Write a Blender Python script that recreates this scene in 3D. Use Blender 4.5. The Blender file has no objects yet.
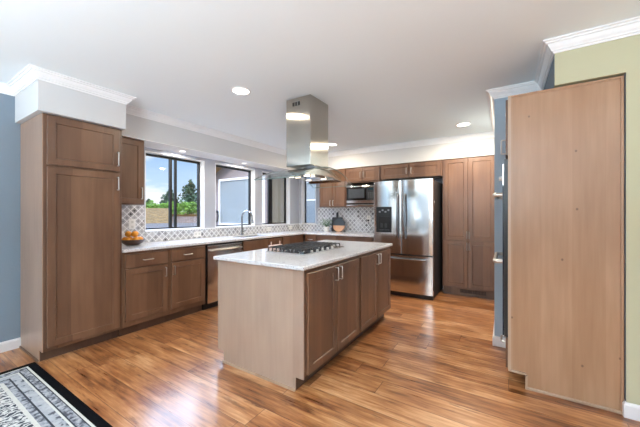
import bpy, bmesh, math, random
from mathutils import Vector, Matrix
random.seed(7)
SC = bpy.context.scene
COL = SC.collection
PI = math.pi

# ------------------------------------------------------------------ camera
cam_data = bpy.data.cameras.new('camera'); cam = bpy.data.objects.new('camera', cam_data); COL.objects.link(cam)
cam_data.sensor_width = 36.0; cam_data.lens = 293.2 / 640 * 36.0; cam_data.clip_end = 500
cam.location = (0, 0, 1.285); cam.rotation_euler = (PI / 2, 0, math.radians(32.3))
SC.camera = cam

# ------------------------------------------------------------------ world, sun, daylight, exposure
CEIL = 2.48
world = bpy.data.worlds.new('sky'); SC.world = world; world.use_nodes = True
wn, wl = world.node_tree.nodes, world.node_tree.links
wn.clear()
w_out = wn.new('ShaderNodeOutputWorld'); w_bg = wn.new('ShaderNodeBackground'); w_bg.inputs['Strength'].default_value = 1.0
w_tc = wn.new('ShaderNodeTexCoord'); w_sep = wn.new('ShaderNodeSeparateXYZ')
w_map = wn.new('ShaderNodeMapping'); w_map.inputs['Scale'].default_value = (3.0, 3.0, 9.0)
w_noise = wn.new('ShaderNodeTexNoise'); w_noise.inputs['Scale'].default_value = 1.6; w_noise.inputs['Detail'].default_value = 6
w_cr = wn.new('ShaderNodeValToRGB'); w_cr.color_ramp.elements[0].position = .44; w_cr.color_ramp.elements[1].position = .56
w_sky = wn.new('ShaderNodeValToRGB')
w_sky.color_ramp.elements[0].position = 0.0; w_sky.color_ramp.elements[0].color = (.62, .80, .98, 1)
w_sky.color_ramp.elements[1].position = 0.35; w_sky.color_ramp.elements[1].color = (.14, .38, .85, 1)
w_mix = wn.new('ShaderNodeMixRGB'); w_mix.inputs['Color2'].default_value = (.92, .95, 1.0, 1)
wl.new(w_tc.outputs['Generated'], w_sep.inputs[0]); wl.new(w_tc.outputs['Generated'], w_map.inputs[0])
wl.new(w_map.outputs[0], w_noise.inputs['Vector']); wl.new(w_noise.outputs['Fac'], w_cr.inputs[0])
wl.new(w_sep.outputs['Z'], w_sky.inputs[0]); wl.new(w_cr.outputs[0], w_mix.inputs['Fac'])
wl.new(w_sky.outputs[0], w_mix.inputs['Color1']); wl.new(w_mix.outputs[0], w_bg.inputs['Color'])
# bright haze higher up: the upper sky is several times brighter than the band along the horizon
w_str = wn.new('ShaderNodeMapRange'); w_str.interpolation_type = 'SMOOTHSTEP'
w_str.inputs['From Min'].default_value = .20; w_str.inputs['From Max'].default_value = .50; w_str.inputs['To Min'].default_value = 0.0; w_str.inputs['To Max'].default_value = 20.0
w_dir = wn.new('ShaderNodeMapRange'); w_dir.interpolation_type = 'SMOOTHSTEP'
w_dir.inputs['From Min'].default_value = -.30; w_dir.inputs['From Max'].default_value = -.75; w_dir.inputs['To Min'].default_value = .12; w_dir.inputs['To Max'].default_value = 1.0
w_mul = wn.new('ShaderNodeMath'); w_mul.operation = 'MULTIPLY'; w_add = wn.new('ShaderNodeMath'); w_add.operation = 'ADD'; w_add.inputs[1].default_value = 1.0
wl.new(w_sep.outputs['Z'], w_str.inputs['Value']); wl.new(w_sep.outputs['X'], w_dir.inputs['Value'])
wl.new(w_str.outputs[0], w_mul.inputs[0]); wl.new(w_dir.outputs[0], w_mul.inputs[1]); wl.new(w_mul.outputs[0], w_add.inputs[0]); wl.new(w_add.outputs[0], w_bg.inputs['Strength'])
wl.new(w_bg.outputs[0], w_out.inputs['Surface'])

def light(name, kind, loc, rot, energy, color=(1, 1, 1), **kw):
    d = bpy.data.lights.new(name, kind); d.energy = energy; d.color = color
    for k, v in kw.items(): setattr(d, k, v)
    o = bpy.data.objects.new(name, d); COL.objects.link(o); o.location = loc; o.rotation_euler = rot
    return o
sun = light('sun', 'SUN', (0, 0, 20), (0, 0, 0), 2.6, (1, .94, .84), angle=.01)
sun.rotation_euler = Vector((.40, -.75, .95)).to_track_quat('Z', 'Y').to_euler()
# daylight through the glazed openings of the living room behind the camera
light('daylight_wide_door', 'AREA', (1.6, -3.32, 1.15), (PI / 2, 0, PI), 50, (.86, .94, 1.0), shape='RECTANGLE', size=3.2, size_y=2.1)
light('daylight_side_door', 'AREA', (-2.45, -3.32, 1.15), (PI / 2, 0, PI), 540, (.83, .925, 1.0), shape='RECTANGLE', size=1.5, size_y=2.1)
# unseen uplights added beside and behind the camera to brighten the ceiling
for tx, ty, te in ((-.5, -2.0, 270), (-2.7, -2.0, 95), (2.6, -.6, 95)):
    light('ceiling_fill', 'AREA', (tx, ty, 1.15), (PI, 0, 0), te, (.75, .89, 1.0), shape='DISK', size=.9)
# the sky is looked at through these openings when light is sampled
for py, pz, px in ((2.44, 1.58, .89), (3.53, 1.58, .89), (4.59, 1.58, .87)):
    o = light('window_portal', 'AREA', (-4.13, py, pz), (0, -PI / 2, 0), 1, shape='RECTANGLE', size=1.04, size_y=px); o.data.cycles.is_portal = True

SC.view_settings.view_transform = 'Standard'; SC.view_settings.look = 'None'
SC.view_settings.gamma = 1.0; SC.view_settings.use_curve_mapping = False
SC.view_settings.exposure = 0.20
SC.cycles.max_bounces = 10; SC.cycles.diffuse_bounces = 6; SC.cycles.glossy_bounces = 5
SC.cycles.transparent_max_bounces = 16; SC.cycles.caustics_reflective = False; SC.cycles.caustics_refractive = False
SC.cycles.sample_clamp_indirect = 6.0
try: SC.cycles.use_denoising = True
except Exception: pass

# ------------------------------------------------------------------ materials
def srgb(r, g, b):
    f = lambda c: (c / 12.92 if c <= .04045 else ((c + .055) / 1.055) ** 2.4)
    return (f(r / 255), f(g / 255), f(b / 255), 1)

class NT:
    def __init__(s, name):
        s.m = bpy.data.materials.new(name); s.m.use_nodes = True
        s.n, s.l = s.m.node_tree.nodes, s.m.node_tree.links
        s.b = s.n['Principled BSDF']
    def node(s, t, **kw):
        x = s.n.new(t)
        for k, v in kw.items(): setattr(x, k, v)
        return x
    def link(s, a, b): s.l.new(a, b)
    def math(s, op, a, b=None):
        x = s.n.new('ShaderNodeMath'); x.operation = op
        for i, v in enumerate((a, b)):
            if v is None: continue
            if isinstance(v, (int, float)): x.inputs[i].default_value = v
            else: s.l.new(v, x.inputs[i])
        return x.outputs[0]
    def mix(s, fac, c1, c2, blend='MIX'):
        x = s.n.new('ShaderNodeMixRGB'); x.blend_type = blend
        for k, v in (('Fac', fac), ('Color1', c1), ('Color2', c2)):
            if isinstance(v, (int, float, tuple)): x.inputs[k].default_value = v
            else: s.l.new(v, x.inputs[k])
        return x.outputs[0]
    def ramp(s, fac, *stops):
        x = s.n.new('ShaderNodeValToRGB'); e = x.color_ramp.elements
        while len(e) < len(stops): e.new(.5)
        for i, (p, c) in enumerate(stops): e[i].position = p; e[i].color = c
        s.l.new(fac, x.inputs[0]); return x.outputs[0]
    def noise(s, vec, scale, detail=3, rough=.55):
        x = s.n.new('ShaderNodeTexNoise'); x.inputs['Scale'].default_value = scale
        x.inputs['Detail'].default_value = detail; x.inputs['Roughness'].default_value = rough
        if vec is not None: s.l.new(vec, x.inputs['Vector'])
        return x.outputs['Fac']
    def white(s, vec):
        x = s.n.new('ShaderNodeTexWhiteNoise'); x.noise_dimensions = '3D'; s.l.new(vec, x.inputs['Vector']); return x
    def comb(s, x=0, y=0, z=0):
        c = s.n.new('ShaderNodeCombineXYZ')
        for i, v in enumerate((x, y, z)):
            if isinstance(v, (int, float)): c.inputs[i].default_value = v
            else: s.l.new(v, c.inputs[i])
        return c.outputs[0]
    def bump(s, h, strength=.1, dist=.01):
        x = s.n.new('ShaderNodeBump'); x.inputs['Strength'].default_value = strength; x.inputs['Distance'].default_value = dist
        s.l.new(h, x.inputs['Height']); s.l.new(x.outputs[0], s.b.inputs['Normal'])
    def obj(s): return s.n.new('ShaderNodeTexCoord').outputs['Object']
    def set(s, **kw):
        names = {'rough': 'Roughness', 'metal': 'Metallic', 'color': 'Base Color', 'spec': 'Specular IOR Level', 'coat': 'Coat Weight',
                 'coatr': 'Coat Roughness', 'emit': 'Emission Strength', 'ecol': 'Emission Color', 'aniso': 'Anisotropic', 'sheen': 'Sheen Weight'}
        for k, v in kw.items():
            i = s.b.inputs[names[k]]
            if isinstance(v, (int, float, tuple)): i.default_value = v
            else: s.l.new(v, i)
        return s

def plain(name, col, rough=.5, metal=0, var=.04, scale=14, **kw):
    t = NT(name); f = t.noise(t.obj(), scale)
    d = tuple(c * (1 - var * 2) for c in col[:3]) + (1,); l = tuple(min(1, c * (1 + var * 2)) for c in col[:3]) + (1,)
    t.set(color=t.ramp(f, (.3, d), (.7, l)), rough=rough, metal=metal, **kw)
    return t.m

def wood(name, dark, mid, lite, rough=.38, spec=.5, board=.17, knots=False):
    """vertical-grained stained maple, glued up of boards"""
    t = NT(name)
    inf = t.node('ShaderNodeObjectInfo'); o = t.obj(); sp = t.node('ShaderNodeSeparateXYZ'); t.link(o, sp.inputs[0])
    rnd = t.math('MULTIPLY', inf.outputs['Random'], 37.0)
    h = t.math('ADD', t.math('ADD', sp.outputs['X'], t.math('MULTIPLY', sp.outputs['Y'], .83)), rnd)
    grain = t.noise(t.comb(t.math('MULTIPLY', h, 38.0), 0, t.math('MULTIPLY', sp.outputs['Z'], 2.2)), 1.0, 4)
    fig = t.noise(t.comb(t.math('MULTIPLY', h, 6.0), rnd, t.math('MULTIPLY', sp.outputs['Z'], 1.6)), 1.0, 2)
    bid = t.math('FLOOR', t.math('DIVIDE', h, board))
    wv = t.white(t.comb(bid, 3.3, 1.7)).outputs['Value']
    f = t.math('ADD', t.math('ADD', t.math('MULTIPLY', grain, .3), t.math('MULTIPLY', fig, .45)), t.math('MULTIPLY', wv, .25))
    c = t.ramp(f, (.28, dark), (.5, mid), (.72, lite))
    if knots:
        v = t.node('ShaderNodeTexVoronoi'); v.voronoi_dimensions = '2D'; v.inputs['Scale'].default_value = 1.0
        t.link(t.comb(t.math('MULTIPLY', h, 3.4), t.math('MULTIPLY', sp.outputs['Z'], 2.6)), v.inputs['Vector'])
        cs = t.node('ShaderNodeSeparateColor'); t.link(v.outputs['Color'], cs.inputs[0])
        k = t.ramp(v.outputs['Distance'], (.010, (.8, .8, .8, 1)), (.030, (0, 0, 0, 1)))
        c = t.mix(t.math('MULTIPLY', k, t.math('GREATER_THAN', cs.outputs[0], .5)), c, tuple(x * .3 for x in dark[:3]) + (1,))
    t.set(color=c, rough=rough, spec=spec, coat=.3, coatr=.32)
    t.bump(grain, .04, .002)
    return t.m

M = {}
M['cab'] = wood('stained_maple', srgb(90, 62, 45), srgb(108, 77, 57), srgb(126, 93, 70))
M['cab_side'] = wood('maple_panel_lit', srgb(146, 108, 78), srgb(163, 125, 94), srgb(180, 144, 114), rough=.33, knots=True)  # same cabinet stain, lightened to stand for the brighter light there
M['strip'] = wood('scribe_strip_lit', srgb(164, 136, 112), srgb(178, 150, 126), srgb(190, 164, 140))  # strip wood lightened towards the light reflected along it
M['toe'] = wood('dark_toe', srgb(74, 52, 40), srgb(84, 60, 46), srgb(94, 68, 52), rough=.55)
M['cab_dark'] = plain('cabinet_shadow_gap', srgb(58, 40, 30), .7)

def mk_floor():
    t = NT('plank_floor'); o = t.obj(); sp = t.node('ShaderNodeSeparateXYZ'); t.link(o, sp.inputs[0])
    W, L = .180, 1.5
    ry = t.math('DIVIDE', sp.outputs['Y'], W); row = t.math('FLOOR', ry); fy = t.math('FRACT', ry)
    off = t.math('MULTIPLY', t.white(t.comb(row, 1.1, 2.2)).outputs['Value'], 9.0)
    rx = t.math('ADD', t.math('DIVIDE', sp.outputs['X'], L), off); px = t.math('FLOOR', rx); fx = t.math('FRACT', rx)
    pid = t.white(t.comb(px, row, 5.5)).outputs['Value']
    gx = t.math('ADD', t.math('MULTIPLY', sp.outputs['X'], 2.6), t.math('MULTIPLY', pid, 60.0))
    g1 = t.noise(t.comb(gx, t.math('MULTIPLY', sp.outputs['Y'], 42.0), 0), 1.0, 6, .65)
    g2 = t.noise(t.comb(t.math('MULTIPLY', gx, .8), t.math('MULTIPLY', sp.outputs['Y'], 8.0), 3.0), 1.0, 3)
    f = t.math('ADD', t.math('ADD', t.math('MULTIPLY', g1, .42), t.math('MULTIPLY', g2, .48)), t.math('MULTIPLY', pid, .12))
    c = t.ramp(f, (.355, srgb(98, 54, 28)), (.45, srgb(152, 95, 54)), (.54, srgb(186, 128, 80)), (.66, srgb(222, 172, 126)))
    # dark mineral streaks and knots
    st = t.noise(t.comb(t.math('MULTIPLY', gx, 1.1), t.math('MULTIPLY', sp.outputs['Y'], 17.0), 9.0), 1.0, 4, .65)
    c = t.mix(t.ramp(st, (.57, (0, 0, 0, 1)), (.70, (.85, .85, .85, 1))), c, srgb(84, 44, 24))
    ey = t.math('MINIMUM', fy, t.math('SUBTRACT', 1.0, fy)); ex = t.math('MINIMUM', fx, t.math('SUBTRACT', 1.0, fx))
    gap = t.math('MAXIMUM', t.math('LESS_THAN', ey, .010), t.math('LESS_THAN', ex, .0014))
    c = t.mix(t.math('MULTIPLY', gap, .7), c, srgb(60, 34, 20))
    t.set(color=c, rough=t.math('ADD', .22, t.math('MULTIPLY', g1, .16)), spec=.6, coat=.35, coatr=.20)
    hh = t.math('SUBTRACT', t.math('ADD', t.math('MULTIPLY', g2, .5), t.math('MULTIPLY', g1, .2)), t.math('MULTIPLY', gap, .6))
    t.bump(hh, .10, .004)
    return t.m
M['floor'] = mk_floor()

def wallpaint(name, col, bumpy=.12):
    t = NT(name); n = t.noise(t.obj(), 60, 4)
    t.set(color=col, rough=.75, spec=.25); t.bump(n, bumpy, .004); return t.m
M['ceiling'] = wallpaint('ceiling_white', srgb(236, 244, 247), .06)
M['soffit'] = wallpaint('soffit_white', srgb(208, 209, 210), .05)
M['grey_wall'] = wallpaint('kitchen_wall_grey', srgb(176, 179, 187))
M['blue_wall'] = wallpaint('wall_slate_blue', srgb(127, 141, 153), .3)
M['yellow_wall'] = wallpaint('wall_pale_khaki', srgb(190, 188, 158))
M['white_wall'] = wallpaint('living_room_wall', srgb(214, 214, 210))
M['trim'] = plain('white_trim_paint', srgb(238, 239, 240), .4, var=.01)
M['white'] = plain('white_plastic', srgb(236, 234, 230), .35, var=.01)
M['black_frame'] = plain('black_aluminium', srgb(11, 12, 13), .45, var=.05)
M['black'] = plain('black_plastic', srgb(22, 22, 24), .3, var=.05)
M['black_gloss'] = plain('black_glass', srgb(14, 16, 19), .08, var=.02)
M['navy_glass'] = plain('oven_glass_dark', srgb(30, 37, 50), .1, var=.02)
M['iron'] = plain('cast_iron', srgb(62, 62, 64), .36, var=.1, scale=60)
M['fridge_side'] = plain('charcoal_steel', srgb(40, 41, 44), .45)

def steel(name, col, rough, horizontal=True):
    t = NT(name); o = t.obj(); sp = t.node('ShaderNodeSeparateXYZ'); t.link(o, sp.inputs[0])
    v = t.comb(t.math('MULTIPLY', sp.outputs['X'], 2.0 if horizontal else 300), t.math('MULTIPLY', sp.outputs['Y'], 2.0 if horizontal else 300),
               t.math('MULTIPLY', sp.outputs['Z'], 300.0 if horizontal else 2.0))
    n = t.noise(v, 1.0, 2)
    t.set(color=col, metal=1.0, rough=t.math('ADD', rough - .04, t.math('MULTIPLY', n, .08)))
    t.bump(n, .015, .001); return t.m
M['steel'] = steel('stainless_steel', (.68, .675, .67, 1), .13, False)
M['steel_h'] = steel('brushed_steel_hood', (.47, .445, .40, 1), .13, False)
nt = M['steel_h'].node_tree; tg = nt.nodes.new('ShaderNodeTangent'); tg.direction_type = 'RADIAL'; tg.axis = 'Z'
pb = nt.nodes['Principled BSDF']; nt.links.new(tg.outputs[0], pb.inputs['Tangent']); pb.inputs['Anisotropic'].default_value = .9; pb.inputs['Anisotropic Rotation'].default_value = 0.0
M['nickel'] = plain('satin_nickel', (.62, .60, .57, 1), .28, 1.0, var=.01)
M['chrome'] = plain('chrome', (.66, .67, .68, 1), .12, 1.0, var=.01)
M['faucet'] = plain('dark_brushed_nickel', (.34, .34, .34, 1), .25, 1.0, var=.01)
M['copper_edge'] = plain('pale_pink_metal', srgb(222, 196, 186), .4, .2, var=.02)

def glass(name, tint=(1, 1, 1, 1), refl=.06, edge=None):
    t = NT(name); t.n.remove(t.b)
    tr = t.node('ShaderNodeBsdfTransparent'); tr.inputs[0].default_value = tint
    gl = t.node('ShaderNodeBsdfGlossy'); gl.inputs['Roughness'].default_value = .01
    lw = t.node('ShaderNodeLayerWeight'); lw.inputs['Blend'].default_value = .5
    fr = t.math('ADD', .025, t.math('MULTIPLY', t.math('POWER', lw.outputs['Facing'], 5.0), .8))
    mx = t.node('ShaderNodeMixShader'); t.link(fr, mx.inputs[0]); t.link(tr.outputs[0], mx.inputs[1]); t.link(gl.outputs[0], mx.inputs[2])
    t.link(mx.outputs[0], t.n['Material Output'].inputs[0]); return t.m
M['glass'] = glass('window_glass')
M['hood_glass'] = glass('hood_canopy_glass', (.965, .985, .975, 1))
M['hood_glass_edge'] = plain('glass_edge_green', srgb(112, 128, 122), .15)
t = NT('insect_screen'); tr = t.node('ShaderNodeBsdfTransparent'); mx = t.node('ShaderNodeMixShader'); mx.inputs[0].default_value = .55
t.set(color=srgb(150, 150, 128), rough=.8); t.link(tr.outputs[0], mx.inputs[1]); t.link(t.b.outputs[0], mx.inputs[2])
t.link(mx.outputs[0], t.n['Material Output'].inputs[0]); M['screen'] = t.m

def mk_quartz():
    t = NT('speckled_quartz'); o = t.obj()
    a = t.noise(o, 130, 2); b = t.noise(o, 42, 3)
    c = t.mix(t.ramp(a, (.60, (0, 0, 0, 1)), (.66, (1, 1, 1, 1))), srgb(234, 236, 240), srgb(120, 122, 128))
    c = t.mix(t.ramp(b, (.58, (0, 0, 0, 1)), (.66, (.7, .7, .7, 1))), c, srgb(190, 192, 198))
    t.set(color=c, rough=.1, spec=.55); return t.m
M['quartz'] = mk_quartz()

def mk_tile():
    """small patterned tiles set on the diagonal: white lattice, grey fill, a few dark diamonds"""
    t = NT('patterned_tile'); o = t.obj(); sp = t.node('ShaderNodeSeparateXYZ'); t.link(o, sp.inputs[0])
    h = t.math('ADD', sp.outputs['X'], sp.outputs['Y']); z = sp.outputs['Z']
    S = .088
    u = t.math('DIVIDE', t.math('ADD', h, z), S); v = t.math('DIVIDE', t.math('SUBTRACT', h, z), S)
    fu, fv = t.math('FRACT', u), t.math('FRACT', v); iu, iv = t.math('FLOOR', u), t.math('FLOOR', v)
    eu = t.math('MINIMUM', fu, t.math('SUBTRACT', 1.0, fu)); ev = t.math('MINIMUM', fv, t.math('SUBTRACT', 1.0, fv))
    e = t.math('MINIMUM', eu, ev)
    r = t.white(t.comb(iu, iv, 2.0)).outputs['Value']
    fill = t.ramp(r, (0, srgb(152, 152, 154)), (.35, srgb(176, 176, 177)), (.75, srgb(198, 198, 199)), (.94, srgb(84, 82, 84)))
    x = [n for n in t.n if n.type == 'VALTORGB'][-1]; x.color_ramp.interpolation = 'CONSTANT'
    ring = t.math('MULTIPLY', t.math('GREATER_THAN', e, .20), t.math('LESS_THAN', e, .28))
    c = t.mix(t.math('MULTIPLY', ring, .65), fill, srgb(228, 228, 229))
    c = t.mix(t.math('LESS_THAN', e, .10), c, srgb(236, 236, 237))
    t.set(color=c, rough=.25); return t.m
M['tile'] = mk_tile()

# ------------------------------------------------------------------ mesh helpers
class MB:
    def __init__(s): s.v, s.f, s.mi, s.cur = [], [], [], 0
    def face(s, idx): s.f.append(idx); s.mi.append(s.cur)
    def box(s, x0, x1, y0, y1, z0, z1):
        b = len(s.v)
        s.v += [(x0, y0, z0), (x1, y0, z0), (x1, y1, z0), (x0, y1, z0), (x0, y0, z1), (x1, y0, z1), (x1, y1, z1), (x0, y1, z1)]
        for q in ((0, 3, 2, 1), (4, 5, 6, 7), (0, 1, 5, 4), (1, 2, 6, 5), (2, 3, 7, 6), (3, 0, 4, 7)): s.face([b + i for i in q])
        return s
    def rings(s, rings, closed=True, caps=True):
        """loft between rings of equal length"""
        b = len(s.v); n = len(rings[0])
        for r in rings: s.v += [tuple(p) for p in r]
        for i in range(len(rings) - 1):
            for j in range(n if closed else n - 1):
                k = (j + 1) % n
                s.face([b + i * n + j, b + i * n + k, b + (i + 1) * n + k, b + (i + 1) * n + j])
        if caps:
            s.face([b + j for j in reversed(range(n))]); s.face([b + (len(rings) - 1) * n + j for j in range(n)])
        return s
    def tube(s, path, r, n=8, square=False):
        P = [Vector(p) for p in path]; rr = r if isinstance(r, (list, tuple)) else [r] * len(P)
        rings = []; up = None
        for i, p in enumerate(P):
            a = (P[i] - P[i - 1]).normalized() if i > 0 else None; c = (P[i + 1] - P[i]).normalized() if i < len(P) - 1 else None
            d = (a or c) if not (a and c) else (a + c).normalized()
            if up is None:
                up = Vector((0, 0, 1)) if abs(d.z) < .9 else Vector((1, 0, 0))
            sx = d.cross(up).normalized(); up = sx.cross(d).normalized()
            k = 1.0
            if a and c: k = 1 / max(.5, math.cos(a.angle(c) / 2))
            rings.append([p + (sx * math.cos(2 * PI * j / n + (PI / n if square else 0)) + up * math.sin(2 * PI * j / n + (PI / n if square else 0))) * rr[i] * (k if n > 4 or square else 1) for j in range(n)])
        return s.rings(rings)
    def lathe(s, prof, c=(0, 0, 0), n=24, caps=True):
        rings = [[(c[0] + r * math.cos(2 * PI * j / n), c[1] + r * math.sin(2 * PI * j / n), c[2] + z) for j in range(n)] for r, z in prof]
        return s.rings(rings, caps=caps)
    def prism(s, poly, axis, a, b):
        def pt(p, q, t):
            return {'x': (t, p, q), 'y': (p, t, q), 'z': (p, q, t)}[axis]
        return s.rings([[pt(p, q, a) for p, q in poly], [pt(p, q, b) for p, q in poly]])
    def cells(s, us, vs, a, b, solid, plane, mat=None):
        """slab of grid cells (with holes): plane 'yz' -> thickness along x, 'xz' -> along y, 'xy' -> along z"""
        def P(u, v, t): return {'yz': (t, u, v), 'xz': (u, t, v), 'xy': (u, v, t)}[plane]
        nu, nv = len(us) - 1, len(vs) - 1
        S = lambda i, j: 0 <= i < nu and 0 <= j < nv and solid((us[i] + us[i + 1]) / 2, (vs[j] + vs[j + 1]) / 2)
        def quad(*p): k = len(s.v); s.v += list(p); s.face([k, k + 1, k + 2, k + 3])
        for i in range(nu):
            for j in range(nv):
                if not S(i, j): continue
                if mat: s.cur = mat((us[i] + us[i + 1]) / 2, (vs[j] + vs[j + 1]) / 2)
                u0, u1, v0, v1 = us[i], us[i + 1], vs[j], vs[j + 1]
                for t in (a, b): quad(P(u0, v0, t), P(u1, v0, t), P(u1, v1, t), P(u0, v1, t))
                if not S(i - 1, j): quad(P(u0, v0, a), P(u0, v0, b), P(u0, v1, b), P(u0, v1, a))
                if not S(i + 1, j): quad(P(u1, v0, a), P(u1, v0, b), P(u1, v1, b), P(u1, v1, a))
                if not S(i, j - 1): quad(P(u0, v0, a), P(u0, v0, b), P(u1, v0, b), P(u1, v0, a))
                if not S(i, j + 1): quad(P(u0, v1, a), P(u0, v1, b), P(u1, v1, b), P(u1, v1, a))
        return s
    def build(s, name, mats, parent=None, bevel=0, smooth=False, segs=2, loc=None):
        me = bpy.data.meshes.new(name); me.from_pydata(s.v, [], s.f)
        mats = mats if isinstance(mats, (list, tuple)) else [mats]
        for m in mats: me.materials.append(M[m] if isinstance(m, str) else m)
        for p, i in zip(me.polygons, s.mi): p.material_index = i
        bm = bmesh.new(); bm.from_mesh(me); bmesh.ops.remove_doubles(bm, verts=bm.verts, dist=1e-5)
        bmesh.ops.recalc_face_normals(bm, faces=bm.faces)
        if smooth:
            for f in bm.faces: f.smooth = True
            for e in bm.edges:
                if len(e.link_faces) == 2 and e.calc_face_angle() > math.radians(40): e.smooth = False
        bm.to_mesh(me); bm.free()
        o = bpy.data.objects.new(name, me); COL.objects.link(o)
        if bevel:
            b = o.modifiers.new('edge', 'BEVEL'); b.width = bevel; b.segments = segs; b.limit_method = 'ANGLE'; b.angle_limit = math.radians(50)
        if parent: o.parent = parent
        if loc: o.location = loc
        return o

def tag(o, label, cat, group=None, kind=None):
    if label: o['label'] = label
    if cat: o['category'] = cat
    if group: o['group'] = group
    if kind: o['kind'] = kind
    return o
def thing(name, label, cat, loc=(0, 0, 0), rz=0, group=None):
    o = bpy.data.objects.new(name, None); COL.objects.link(o); o.empty_display_size = .1
    o.location = loc; o.rotation_euler = (0, 0, rz)
    return tag(o, label, cat, group)
def struct(o): o['kind'] = 'structure'; return o
def dup(root, loc, rz=None, label=None):
    r = root.copy(); COL.objects.link(r); r.location = loc
    if rz is not None: r.rotation_euler = (0, 0, rz)
    if label: r['label'] = label
    for ch in list(root.children):
        c = ch.copy(); COL.objects.link(c); c.parent = r
        for g in list(ch.children):
            d = g.copy(); COL.objects.link(d); d.parent = c
    return r

# ------------------------------------------------------------------ room shell
XW, YB = -3.944, 5.34          # inner faces of the window wall and of the refrigerator wall
REAR, XR = -3.2, 3.5
struct(MB().box(-4.12, 3.7, -3.4, 5.6, -.2, 0).build('floor', 'floor'))
struct(MB().box(-4.12, 3.7, -3.4, 5.6, CEIL, CEIL + .2).build('ceiling', 'ceiling'))

HOLES = [(1.995, 2.886), (3.085, 3.972), (4.155, 5.022)]
ZS, ZH = 1.06, 2.10
inhole = lambda y, z: any(a < y < b for a, b in HOLES) and ZS < z < ZH
ys = sorted([-3.4, .95, YB + .2] + [q for h in HOLES for q in h])
m = MB().cells(ys, [0, ZS, ZH, CEIL], XW, -4.12, lambda y, z: not inhole(y, z), 'yz', lambda y, z: 0 if y > .95 else 1)
struct(m.build('wall_left', ['grey_wall', 'blue_wall']))
BW = (-3.867, -3.48)
m = MB().cells([XW, BW[0], BW[1], -.09], [0, ZS, ZH, CEIL], YB, YB + .2, lambda x, z: not (BW[0] < x < BW[1] and ZS < z < ZH), 'xz')
struct(m.build('wall_back', ['grey_wall']))
# wall stub at the end of the pantry and the khaki wall with the tall cabinet niche
m = MB(); m.box(-.09, XR, 3.325, 5.54, 0, CEIL); M['blue_wall_lit'] = wallpaint('wall_slate_blue_lit', srgb(168, 185, 199), .3); struct(m.build('wall_pantry_end', 'blue_wall_lit'))  # stub has the slate blue paint, lightened so it reads as lit
m = MB(); m.cells([.29, .645, XR], [0, 2.178, CEIL], 2.60, 3.325, lambda x, z: z > 2.178 or x > .645, 'xz')
o = struct(m.build('wall_right', ['yellow_wall', 'blue_wall']))
for p in o.data.polygons:
    if abs(p.normal.x) > .5: p.material_index = 1
# living room behind the camera: glazed openings in the rear wall and the far side wall
m = MB().cells([-4.12, -3.2, -1.7, 0.0, 3.2, XR + .2], [0, 2.2, CEIL], REAR, REAR - .08, lambda x, z: z > 2.2 or not (-3.2 < x < -1.7 or 0 < x < 3.2), 'xz')
struct(m.build('wall_rear', 'white_wall'))
m = MB().cells([-3.4, -1.3, 1.7, 2.6], [0, .6, 2.2, CEIL], XR, XR + .1, lambda y, z: not (-1.3 < y < 1.7 and .6 < z < 2.2), 'yz')
struct(m.build('wall_far_right', 'blue_wall'))

# soffits over the cabinets
m = MB()
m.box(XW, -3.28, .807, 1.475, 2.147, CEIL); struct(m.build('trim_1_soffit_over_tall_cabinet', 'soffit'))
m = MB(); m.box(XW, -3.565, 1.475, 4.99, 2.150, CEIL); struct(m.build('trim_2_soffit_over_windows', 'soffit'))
m = MB(); m.box(XW, -3.562, 1.476, 4.989, 2.142, 2.1495); struct(m.build('trim_9_soffit_underside', 'trim'))  # underside coated whiter than the soffit, standing in for light bounced up
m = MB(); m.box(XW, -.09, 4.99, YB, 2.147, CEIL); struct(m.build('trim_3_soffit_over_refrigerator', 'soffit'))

def sweep(path, prof, name, mat, right=True):
    """crown / baseboard: profile (out, z) swept along a plan polyline with mitred corners"""
    P = [Vector((x, y)) for x, y in path]; rings = []
    nrm = lambda d: Vector((d.y, -d.x)) if right else Vector((-d.y, d.x))
    for i, p in enumerate(P):
        a = (P[i] - P[i - 1]).normalized() if i else None; c = (P[i + 1] - P[i]).normalized() if i < len(P) - 1 else None
        if a and c:
            n1, n2 = nrm(a), nrm(c); mvec = (n1 + n2) / (1 + n1.dot(n2))
        else: mvec = nrm(a or c)
        rings.append([(p.x + mvec.x * o, p.y + mvec.y * o, z) for o, z in prof])
    return struct(MB().rings(rings).build(name, mat))
crown = [(0.0, CEIL - .001), (0.0, CEIL - .082), (.008, CEIL - .082), (.010, CEIL - .070), (.020, CEIL - .068), (.022, CEIL - .058), (.030, CEIL - .050), (.038, CEIL - .036), (.042, CEIL - .024), (.054, CEIL - .022), (.056, CEIL - .012), (.070, CEIL - .010), (.070, CEIL - .001)]
sweep([(XW, -3.15), (XW, .807), (-3.28, .807), (-3.28, 1.475), (-3.565, 1.475), (-3.565, 4.99), (-.09, 4.99), (-.09, 3.325), (.29, 3.325), (.29, 2.60), (XR, 2.60)], crown, 'trim_4_crown', 'trim')
base = [(0.0, 0.001), (.016, 0.001), (.016, .078), (.010, .092), (0.0, .094)]
sweep([(XW, -3.15), (XW, .848)], base, 'baseboard_left', 'trim')
sweep([(-.09, 4.98), (-.09, 3.325), (.028, 3.325)], base, 'baseboard_pantry_end', 'trim')
sweep([(.647, 2.75), (.647, 2.60), (XR, 2.60)], base, 'baseboard_right', 'trim')

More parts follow.
